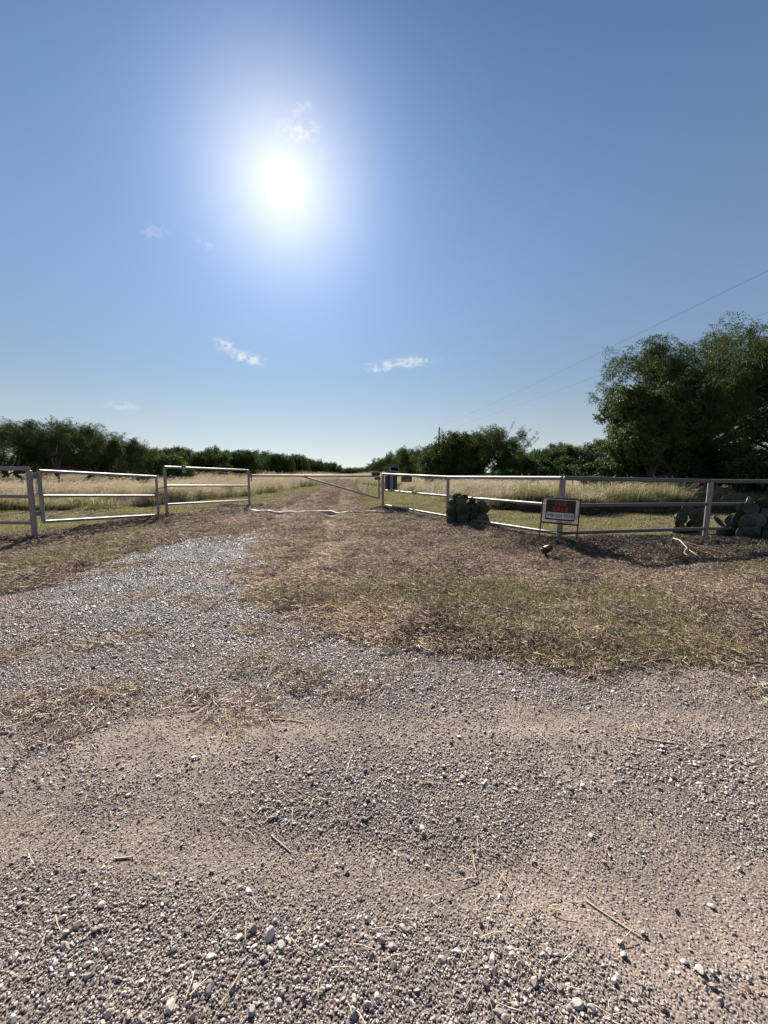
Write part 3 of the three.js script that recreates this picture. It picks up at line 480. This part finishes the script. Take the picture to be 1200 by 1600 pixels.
function cactus(label, x, z, seed, n, w, h, pad) {
  const g = thing('prickly_pear', label, 'cactus', [x, groundY(x, z) - 0.02, z], 0, 'prickly pears along the right fence'), r = rng(seed), tips = [];
  const add = (p, dir, len, turn) => { const m = part('pad', padGeo, M.pad, g); m.position.copy(p); m.scale.set(len * 0.5, len * 0.5, len * 0.5); const qa = new THREE.Quaternion().setFromUnitVectors(V(0, 1, 0), dir), qb = new THREE.Quaternion().setFromAxisAngle(V(0, 1, 0), turn); m.quaternion.copy(qa).multiply(qb); part('spines', spineGeo, M.stalk, m).userData.kind = 'stuff'; tips.push([p.clone().addScaledVector(dir, len * 0.93), dir, len]); };
  const base = Math.ceil(n * 0.3);
  for (let k = 0; k < base; k++) { const t = (k + 0.5) / base - 0.5; add(V(t * w * 0.72, -0.04, (r() - 0.5) * w * 0.5), V(t * 0.8 + (r() - 0.5) * 0.4, 1, (r() - 0.5) * 0.6).normalize(), pad * (0.95 + 0.25 * r()), r() * 1.2 - 0.6); }
  let k = 0; while (tips.length < n && k++ < 900) { const [p, d, l] = tips[Math.floor(r() * tips.length)]; const len = l * (0.82 + 0.2 * r()), nd = V(d.x * 0.5 + (r() - 0.5) * 2.0, d.y * 0.5 + 0.5, d.z * 0.5 + (r() - 0.5) * 1.2).normalize(), e = p.clone().addScaledVector(nd, len); if (e.y > h || Math.abs(e.x) > w * 0.58 || tips.some(([q]) => q.distanceTo(e) < pad * 0.24)) continue; add(p.clone().addScaledVector(d, -0.02), nd, len, r() * 1.3 - 0.65); }
  return g;
}
cactus('dark prickly pear growing through the slanting fence by its middle post', 2.3, -10.6, 3, 32, 1.05, 0.9, 0.36);
cactus('small prickly pear just left of the roadside fence post', 7.2, -8.95, 14, 16, 0.62, 0.74, 0.3);
cactus('large sprawling prickly pear right of the roadside fence post', 7.85, -8.15, 21, 44, 1.25, 0.98, 0.36);

// ------------------------------------------------------------------ trees
M.bark = new THREE.MeshStandardMaterial({ color: new THREE.Color().setRGB(0.075, 0.058, 0.045), roughness: 0.95 });
M.leafA = leafy({ transmission: 0.36, roughness: 0.7, specularIntensity: 0.22 }); M.leafB = leafy({ transmission: 0.4, roughness: 0.65, specularIntensity: 0.3 });
function feathers(seed, n, R, len, w, cols) { // drooping twigs set with narrow leaflets
  const r = rng(seed), f = new Faces();
  for (let t = 0; t < n; t++) {
    const dir = V(r() - 0.5, r() * 0.9 - 0.35, r() - 0.5).normalize(), o = V((r() - 0.5) * R * 0.9, (r() - 0.5) * R * 0.8, (r() - 0.5) * R * 0.9), m = 6, c = pick(r, cols).map((v) => v * (0.75 + 0.5 * r()));
    for (let k = 0; k < m; k++) { const p = o.clone().addScaledVector(dir, R * 0.75 * k / m); p.y -= 0.25 * R * (k / m) ** 2; const side = V(r() - 0.5, r() - 0.5, r() - 0.5).normalize(), d2 = dir.clone().multiplyScalar(0.5).addScaledVector(V(r() - 0.5, r() - 0.75, r() - 0.5), 1.3).normalize(); side.addScaledVector(d2, -side.dot(d2)).normalize(); f.leaf(p, d2, side, len * (0.7 + 0.6 * r()), w * (0.8 + 0.4 * r()), c); }
  }
  return f.build();
}
const mesq = [[0.055, 0.094, 0.02], [0.07, 0.11, 0.024], [0.044, 0.08, 0.019], [0.095, 0.124, 0.028]], broad = [[0.075, 0.11, 0.03], [0.1, 0.14, 0.035], [0.06, 0.09, 0.028], [0.13, 0.16, 0.045]];
const LEAF = { mesquite: [51, 52].map((s) => feathers(s, 9, 0.3, 0.085, 0.02, mesq)), broad: [53, 54].map((s) => feathers(s, 7, 0.28, 0.085, 0.05, broad)), far: [55, 56].map((s) => feathers(s, 9, 0.5, 0.17, 0.055, mesq)), farther: [57].map((s) => feathers(s, 8, 0.8, 0.32, 0.13, mesq)) };
function makeTree({ name = 'mesquite_tree', label, category = 'tree', x, z, w, h, seed, kind = 'mesquite', lumps = 14, per = 60, stems = 3, low = 0.25, group, fill = 1, tint = 1, depth = w, round = false }) {
  const r = rng(seed), y0 = groundY(x, z), t = thing(name, label, category, [x, y0 - 0.05, z], 0, group), limbs = [], geos = LEAF[kind], mat = kind === 'broad' ? M.leafB : M.leafA, lists = geos.map(() => []);
  const roots = Array.from({ length: stems }, (_, k) => { const a = k / stems * 6.28 + r(), q = V(Math.cos(a) * w * 0.03 * stems, 0, Math.sin(a) * w * 0.03 * stems), fork = V(q.x * 2 + (r() - 0.5) * w * 0.16, h * (0.16 + 0.12 * r()), q.z * 2 + (r() - 0.5) * w * 0.16), r0 = 0.02 * h * (0.8 + 0.4 * r()) + 0.02; limbs.push(tube([V(q.x, -0.25, q.z), V(lerp(q.x, fork.x, 0.5) + (r() - 0.5) * 0.1, fork.y * 0.5, lerp(q.z, fork.z, 0.5)), fork], [r0 * 1.35, r0, r0 * 0.85], 7)); return [fork, r0 * 0.8]; });
  for (let k = 0; k < lumps; k++) {
    const a = r() * 6.28, v = low + (1 - low) * Math.pow((k + r()) / lumps, 0.85), ring = Math.sqrt(Math.max(0.02, 1 - ((v - 0.5) / 0.56) ** 2)), q = Math.pow(r(), 0.45) * ring, R = (round ? 0.2 : 0.15) * Math.min(w, h * 1.3) * (0.7 + 0.6 * r());
    const c = V(Math.cos(a) * q * (w / 2 - R * 0.6), Math.min(v * h, h - R * 0.75) * (0.86 + 0.14 * r()), Math.sin(a) * q * (depth / 2 - R * 0.6));
    const [fk, r0] = roots[Math.floor(r() * stems)], m1 = V(lerp(fk.x, c.x, 0.45) + (r() - 0.5) * 0.3, lerp(fk.y, c.y, 0.5) + 0.05 * h * r(), lerp(fk.z, c.z, 0.45));
    limbs.push(tube([fk, m1, c], [r0 * 0.75, r0 * 0.45, r0 * 0.16], 6));
    const twigs = 6; for (let b = 0; b < twigs; b++) {
      const e = c.clone().add(V(r() - 0.5, (r() - 0.35) * 0.9, r() - 0.5).normalize().multiplyScalar(R * (0.75 + 0.5 * r())));
      if (kind === 'mesquite' || kind === 'broad' || b < 2) limbs.push(tube([b < 2 ? m1.clone().lerp(c, 0.4) : c, c.clone().lerp(e, 0.55).add(V(0, 0.05 * R, 0)), e], [r0 * 0.2, r0 * 0.12, r0 * 0.05], 4));
      for (let i = 0; i < per / twigs; i++) {
        const p = c.clone().lerp(e, 0.25 + 0.85 * Math.sqrt(r())).add(V(r() - 0.5, r() - 0.5, r() - 0.5).multiplyScalar(R * 0.55 * fill)); if (p.y < 0.12 || p.y > h * 1.04) continue;
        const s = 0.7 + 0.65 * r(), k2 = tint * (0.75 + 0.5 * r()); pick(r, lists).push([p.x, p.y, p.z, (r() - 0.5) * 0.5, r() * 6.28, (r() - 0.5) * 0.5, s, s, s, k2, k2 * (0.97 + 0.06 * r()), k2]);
      }
    }
  }
  if (kind === 'mesquite') for (let k = 0; k < lumps * 1.2; k++) { // wispy shoots breaking the outline
    const a = r() * 6.28, q = Math.sqrt(r()), top = h * (0.55 + 0.38 * Math.sqrt(1 - q * q * 0.9)), o = V(Math.cos(a) * q * w * 0.44, top, Math.sin(a) * q * depth * 0.44), dir = V(Math.cos(a) * q * 0.9 + (r() - 0.5) * 0.7, 0.75, Math.sin(a) * q * 0.9 + (r() - 0.5) * 0.7).normalize(), L = 0.5 + 0.6 * r(), e = o.clone().addScaledVector(dir, L);
    e.y = Math.min(e.y, h * 1.05); limbs.push(tube([o.clone().addScaledVector(dir, -0.5), o, e], [0.022, 0.014, 0.005], 4));
    for (let i = 0; i < 5; i++) { const p = o.clone().lerp(e, 0.1 + 0.9 * r()), s = 0.4 + 0.35 * r(), k2 = tint * (0.8 + 0.5 * r()); pick(r, lists).push([p.x, p.y, p.z, (r() - 0.5) * 0.6, r() * 6.28, (r() - 0.5) * 0.6, s, s, s, k2, k2, k2]); }
  }
  part('trunk', bare(...limbs), M.bark, t);
  geos.forEach((g, k) => lists[k].length && scatter('crown', g, mat, lists[k], t));
  return t;
}
// the large tree on the right and what grows under it
makeTree({ label: 'largest tree, dark spreading mesquite at the right edge behind the fence', x: 16.4, z: -18.4, w: 12.2, depth: 9, h: 7.4, seed: 5, lumps: 60, per: 130, stems: 3, low: 0.3 });
makeTree({ name: 'hackberry_tree', label: 'lighter green broad-leaved bushy tree at the left foot of the largest tree', x: 12.0, z: -17.6, w: 4.6, h: 5.0, seed: 9, kind: 'broad', lumps: 24, per: 120, stems: 3, low: 0.12, round: true });
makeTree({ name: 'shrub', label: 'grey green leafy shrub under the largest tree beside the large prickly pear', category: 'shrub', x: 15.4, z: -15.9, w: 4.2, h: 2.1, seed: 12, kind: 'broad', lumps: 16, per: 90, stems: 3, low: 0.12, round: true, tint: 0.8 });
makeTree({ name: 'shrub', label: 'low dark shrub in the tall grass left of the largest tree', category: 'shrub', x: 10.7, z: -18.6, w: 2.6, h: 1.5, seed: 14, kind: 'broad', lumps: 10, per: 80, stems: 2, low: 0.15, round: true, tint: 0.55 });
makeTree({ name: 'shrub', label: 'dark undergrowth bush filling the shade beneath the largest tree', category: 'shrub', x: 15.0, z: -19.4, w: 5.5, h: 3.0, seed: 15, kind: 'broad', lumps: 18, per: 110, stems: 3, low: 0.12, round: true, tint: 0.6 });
// the pair beyond the fence at the centre right
makeTree({ label: 'open airy mesquite with sky between its branches beyond the middle fence post', x: 10.2, z: -34, w: 6.8, h: 5.1, seed: 22, lumps: 26, per: 90, stems: 4, low: 0.2 });
makeTree({ label: 'dense rounded green tree left of the airy mesquite beyond the fence', x: 6.6, z: -36, w: 6.2, h: 4.7, seed: 25, kind: 'far', lumps: 26, per: 60, stems: 3, low: 0.1, round: true });
// left of the drive
makeTree({ label: 'wide mesquite with several bare dark stems behind the hinged gate panel', x: -27.2, z: -33, w: 10.5, h: 5.75, seed: 31, lumps: 56, per: 80, stems: 6, low: 0.36, tint: 0.8 });
makeTree({ label: 'open feathery mesquite at the left edge of the picture', x: -35.0, z: -34.5, w: 8, h: 5.7, seed: 33, lumps: 36, per: 70, stems: 3, low: 0.34, tint: 0.8 });
makeTree({ label: 'small yellow green mesquite in front of the trees at the left edge', x: -31.5, z: -30, w: 3.8, h: 3.6, seed: 34, lumps: 12, per: 70, stems: 2, low: 0.2, tint: 1.4 });
makeTree({ label: 'lower mesquite leaning right of the wide many-stemmed tree', x: -22.4, z: -33.5, w: 5.0, h: 4.3, seed: 36, lumps: 16, per: 80, stems: 4, low: 0.15 });
makeTree({ label: 'small bright green tree standing in pale grass behind the gate panel latch', x: -19.6, z: -36, w: 3.6, h: 2.9, seed: 38, kind: 'far', lumps: 12, per: 46, stems: 1, low: 0.3, tint: 1.5 });
{
  const NTH = ['first', 'second', 'third', 'fourth', 'fifth', 'sixth', 'seventh', 'eighth', 'ninth', 'tenth'], row = (list, label, group, seed0, opts) => list.slice().sort((a, b) => (label.includes('near') ? b[1] - a[1] : a[0] / a[1] < b[0] / b[1] ? 1 : -1)).forEach(([x, z, w, h], k) => makeTree({ label: label.replace('NTH', NTH[k]), group, x, z, w, h, seed: seed0 + k * 7, kind: 'far', lumps: 18, per: 44, stems: 2, low: 0.12, round: true, ...opts }));
  row([[-25.5, -44, 7, 4.0], [-32, -46, 8, 4.6], [-21.5, -47, 6, 3.7], [-27, -53, 8, 4.6], [-23.4, -55, 7, 4.9], [-19, -52, 5.5, 4.1], [-39, -47, 8, 5.4], [-33, -58, 8, 4.8]], 'dark bushy mesquite, NTH from the left in the thicket beyond the left fence', 'thicket left of the drive', 101);
  row([[-23.5, -68, 8, 5.2], [-19.5, -72, 7, 4.6], [-27, -75, 8, 5.4], [-30, -66, 8, 4.8]], 'small-looking dark mesquite farther back, NTH from the left behind the left thicket', 'far thicket left of the drive', 161);
  row([[-30.5, -96, 8, 5.8], [-26, -94, 7, 5.6], [-22.5, -98, 7, 5.3], [-27.5, -118, 9, 6.4], [-23.5, -128, 8, 5.4], [-28, -150, 10, 6.2], [-24.5, -175, 10, 5.6], [-25.5, -205, 12, 5.0]], 'dark tree, NTH nearest in the row receding to the horizon left of the drive', 'row of trees receding left of the drive', 201, { kind: 'farther', lumps: 16, per: 30 });
  row([[6.2, -50, 6, 4.8], [9.5, -52, 7, 5.0], [4.8, -62, 7, 5.4], [8.6, -66, 7, 5.6], [4.0, -76, 8, 5.8], [2.2, -90, 8, 5.4], [0.6, -104, 8, 5.2], [-1.0, -122, 9, 5.2], [-2.4, -140, 10, 4.8], [-4.0, -165, 11, 4.6]], 'dark tree, NTH nearest in the row receding to the horizon right of the drive', 'row of trees receding right of the drive', 301, { lumps: 16, per: 36 });
  row([[18.5, -44, 6, 3.9], [22.4, -46, 6, 4.5], [14.6, -42, 5, 3.5], [26, -45, 7, 5.2], [30, -47, 7, 5.6], [19.8, -52, 7, 4.4], [25, -54, 8, 5.2]], 'bushy green tree, NTH from the left in the line before the largest tree', 'low tree line right of centre', 401);
  const far = stuff('distant_woods', 'thin dark line of far-off trees on the horizon at the end of the drive', 'woods'), r = rng(77), l = [];
  for (let i = 0; i < 2600; i++) { const x = lerp(-150, 60, r()), d = 430 + 60 * r(), hh = 2.2 + 3.4 * fbm(x * 0.06, 3, 3), y = hh * Math.sqrt(r()); const s = 3 + 2 * r(); l.push([x, y + 0.4, -d, 0, r() * 6.28, 0, s, s * 0.8, s, 1, 1, 1]); }
  scatter('foliage', LEAF.farther[0], M.leafA, l, far);
}
// low bushes in the field edge on the right
for (const [k, [x, z, w, h]] of [[13.0, -31, 2.2, 1.3], [15.6, -32, 2.6, 1.5], [9.0, -29.5, 3.4, 1.2]].entries()) makeTree({ name: 'shrub', label: `low olive bush in dry grass right of centre, ${['middle', 'rightmost', 'leftmost'][k]} of three`, category: 'shrub', group: 'low bushes right of centre', x, z, w, h, seed: 501 + k, kind: 'far', lumps: 8, per: 36, stems: 2, low: 0.15, round: true, tint: 1.1 });

// thin steel posts of the old wire fence in the field
for (const [x, z, h, nth] of [[13.2, -29, 1.35, 'second from the left'], [11.0, -31, 1.3, 'leftmost'], [8.4, -21, 1.35, 'third from the left'], [9.4, -19.2, 1.35, 'rightmost']]) solo('steel_post', bare(box(x - 0.02, groundY(x, z) - 0.2, z - 0.006, x + 0.02, groundY(x, z) + h, z + 0.006), box(x - 0.004, groundY(x, z) - 0.2, z - 0.02, x + 0.004, groundY(x, z) + h, z - 0.0065)), M.bark, `thin dark steel post in the tall right field, ${nth} of four`, 'fence post', 'thin steel posts in the right field');

// ------------------------------------------------------------------ power line
{
  M.wood = new THREE.MeshStandardMaterial({ color: new THREE.Color().setRGB(0.07, 0.055, 0.045), roughness: 0.95 });
  const pole = (label, x, z, h, lean) => { const p = thing('utility_pole', label, 'utility pole', [x, 0, z]); part('shaft', tube([V(0, -0.5, 0), V(lean, h, 0)], [0.17, 0.13], 10), M.wood, p); part('insulator', tube([V(lean, h - 0.02, 0), V(lean, h + 0.22, 0)], [0.05, 0.07], 8), M.steel, p); part('bracket', box(lean - 0.28, h - 1.02, -0.05, lean + 0.02, h - 0.92, 0.05), M.steel, p); return p; };
  pole('dark leaning utility pole rising behind the dense rounded tree', 11.0, -80, 10.6, 0.35);
  pole('distant utility pole above the far trees right of the drive', 0.9, -180, 10.4, 0.2);
  M.wire = new THREE.MeshPhysicalMaterial({ color: new THREE.Color().setRGB(0.03, 0.03, 0.033), roughness: 1, specularIntensity: 0.2 });
  const wire = (a, b, sag, label) => { const pts = []; for (let k = 0; k <= 40; k++) { const t = k / 40; pts.push(V(lerp(a[0], b[0], t), lerp(a[1], b[1], t) - sag * 4 * t * (1 - t), lerp(a[2], b[2], t))); } solo('power_line', tube(pts, pts.map(() => 0.0045), 5), M.wire, label, 'cable'); };
  wire([11.33, 10.75, -80], [17.6, 9.6, 22], 0.6, 'upper thin power line crossing the sky above the largest tree');
  wire([11.1, 9.6, -80], [21.5, 9.0, 20], 0.5, 'lower thin power line meeting the top of the largest tree');
  wire([0.95, 10.6, -180], [11.3, 10.75, -80], 1.0, 'thin power line between the two utility poles');
}

// ------------------------------------------------------------------ loose stones, sticks and straws that stand out one by one
{
  const r = rng(61);
  const stones = [[-0.37, 1.1, 0.033], [-0.33, 1.075, 0.024], [-0.36, 1.06, 0.02], [-0.31, 1.09, 0.018], [-0.47, 1.095, 0.02], [-0.2, 1.07, 0.016], [0.4, 1.05, 0.02], [0.52, 1.06, 0.017], [0.18, 1.04, 0.022], [0.55, 0.94, 0.028], [0.585, 0.93, 0.02], [0.52, 0.93, 0.018], [0.96, 1.02, 0.026], [0.93, 1.04, 0.016], [0.76, 1.09, 0.018], [-0.55, 0.97, 0.022], [-0.6, 0.93, 0.03], [-0.3, 0.94, 0.02], [-0.02, 0.95, 0.018], [-0.75, 1.15, 0.016], [-1.2, 1.65, 0.02], [0.86, 1.45, 0.02], [-0.18, 1.31, 0.016], [0.3, 1.32, 0.016], [-0.9, 1.02, 0.018], [1.15, 1.2, 0.018], [-0.26, 0.99, 0.017], [0.7, 1.0, 0.016], [-1.05, 1.25, 0.018], [0.06, 1.12, 0.015]];
  const STONE = { 0: 'largest stone of the small pale cluster at the bottom left of centre', 9: 'largest stone of the pale cluster at the bottom right of centre', 12: 'pale stone with a dark shadow near the lower right corner', 16: 'pale stone at the bottom edge left of centre', 20: 'lone pale stone on the left gravel above the short pale flake', 21: 'lone pale stone on the dusty gravel at the right' };
  for (const [num, [x, d, s]] of stones.entries()) { const k = 0.85 + 0.3 * r(), m = solo('loose_stone', stoneShapes[Math.floor(r() * 4)], new THREE.MeshStandardMaterial({ color: new THREE.Color().setRGB(0.42 * k, 0.38 * k, 0.34 * k), roughness: 0.85 }), STONE[num] ?? 'loose pale stone standing proud of the foreground gravel', 'stone', 'larger pale stones in the foreground gravel'); m.position.set(x, heightAt(x, d) + s * 0.2, -d); m.rotation.set(r() * 0.6 - 0.3, r() * 6.28, r() * 0.6 - 0.3); m.scale.set(s * 0.62, s * 0.58, s * 0.55); }
  const stick = (x, d, ang, len, rad, c = [0.5, 0.42, 0.3]) => { const f = [], dx = Math.cos(ang) * len / 2, dd = Math.sin(ang) * len / 2, bow = (r() - 0.5) * 0.16 * len; for (let k = 0; k <= 5; k++) { const t = k / 5 * 2 - 1, px = x + dx * t - dd / len * 2 * bow * (1 - t * t), pd = d + dd * t + dx / len * 2 * bow * (1 - t * t); f.push(V(px, heightAt(px, pd) + rad * 0.6 + 0.002, -pd)); } return tube(f, [1, 1, 0.95, 0.9, 0.8, 0.6].map((k) => k * rad), 6); };
  const strawMat = (k) => new THREE.MeshStandardMaterial({ color: new THREE.Color().setRGB(0.52 * k, 0.43 * k, 0.31 * k), roughness: 0.8 });
  const mats = [strawMat(0.8), strawMat(1), strawMat(1.15)];
  const named = [[-1.02, 1.36, 0.12, 0.075, 0.0038, 'short pale flake of stalk lying on the left foreground gravel'], [-0.98, 1.38, 1.0, 0.06, 0.002, 'thin straw crossing the short pale flake on the left gravel'], [2.55, 3.62, -0.55, 0.55, 0.008, 'long pale dry stalk lying in the green grass at the right edge'], [-1.75, 2.05, 0.75, 0.3, 0.004, 'long thin stalk on the gravel near the left edge'], [-0.17, 1.86, 1.35, 0.16, 0.003, 'single upright-pointing straw on the dusty gravel at the centre'], [0.78, 1.16, -0.75, 0.17, 0.003, 'bent straw lying on the gravel at lower right'], [-0.42, 1.42, -0.6, 0.12, 0.003, 'pale straw slanting across the gravel left of centre'], [-0.62, 2.18, -0.1, 0.28, 0.004, 'long straw lying level on the gravel left of centre'], [1.55, 2.02, -0.25, 0.24, 0.004, 'brown twig lying on the right gravel']];
  for (const [x, d, a, l, rad, label] of named) solo('dry_stalk', stick(x, d, a, l, rad), mats[1], label, 'stalk');
  { const g = thing('fallen_branch', 'forked bleached dead branch lying on the dark thatch below the roadside fence', 'branch', [0, 0, 0]); const p = (x, y, d) => V(x, heightAt(x, d) + y + 0.06, -d), c = mats[2];
    part('stem', tube([p(5.3, 0.16, 6.95), p(5.22, 0.14, 6.7), p(5.16, 0.05, 6.4), p(5.1, 0.02, 6.1)], [0.009, 0.009, 0.007, 0.004], 6), c, g);
    part('fork', tube([p(5.22, 0.13, 6.7), p(5.4, 0.07, 6.5), p(5.65, 0.03, 6.3), p(5.8, 0.02, 6.22)], [0.008, 0.007, 0.006, 0.003], 6), c, g);
    part('fork', tube([p(5.2, 0.12, 6.6), p(5.35, 0.03, 6.35), p(5.5, 0.02, 6.15)], [0.006, 0.005, 0.003], 6), c, g);
    part('fork', tube([p(5.4, 0.07, 6.5), p(5.62, 0.06, 6.52), p(5.9, 0.03, 6.4)], [0.006, 0.005, 0.003], 6), c, g);
    part('fork', tube([p(5.17, 0.07, 6.45), p(5.0, 0.03, 6.3), p(4.92, 0.02, 6.1)], [0.006, 0.005, 0.003], 6), c, g); }
  // thin straws strewn over the gravel, too many to tell apart
  const li = mats.map(() => []), G = stuff('straw_litter', 'thin dry straws scattered singly over the gravel', 'straw'), one = [1, 2, 3].map((s) => { const q = rng(s * 5), f = new Faces(), b = (q() - 0.5) * 0.3; f.stalk(-0.5, 0, 0, 0, 0.02, b * 0.4, 0.022, [1, 1, 1]); f.stalk(0, 0.02, b * 0.4, 0.5, 0, 0, 0.017, [1, 1, 1]); return f.build(); });
  for (let i = 0; i < 7500; i++) { const d = 0.8 + 8.5 * Math.pow(r(), 1.2), x = (r() * 2 - 1) * (d + 1); const n = fbm(x * 0.9 + 30, d * 0.9, 3); if (r() > (d < 2 ? 0.5 : 1) * smooth(0.3, 0.6, n) || gravelAt(x, d) < 0.1) continue; const l = 0.025 + 0.09 * r() * r(), k = 0.7 + 0.6 * r(), th = 0.0035 / 0.02; pick(r, li).push([x, heightAt(x, d) + 0.009 + 0.006 * r(), -d, 0, r() * 6.28, (r() - 0.5) * 0.25, l, 0.07 + 0.04 * r(), 0.07 + 0.04 * r(), 0.52 * k, 0.43 * k, 0.3 * k]); }
  one.forEach((g, k) => scatter('straws', g, M.stalk, li[k], G));
}

renderer.render(scene, camera);
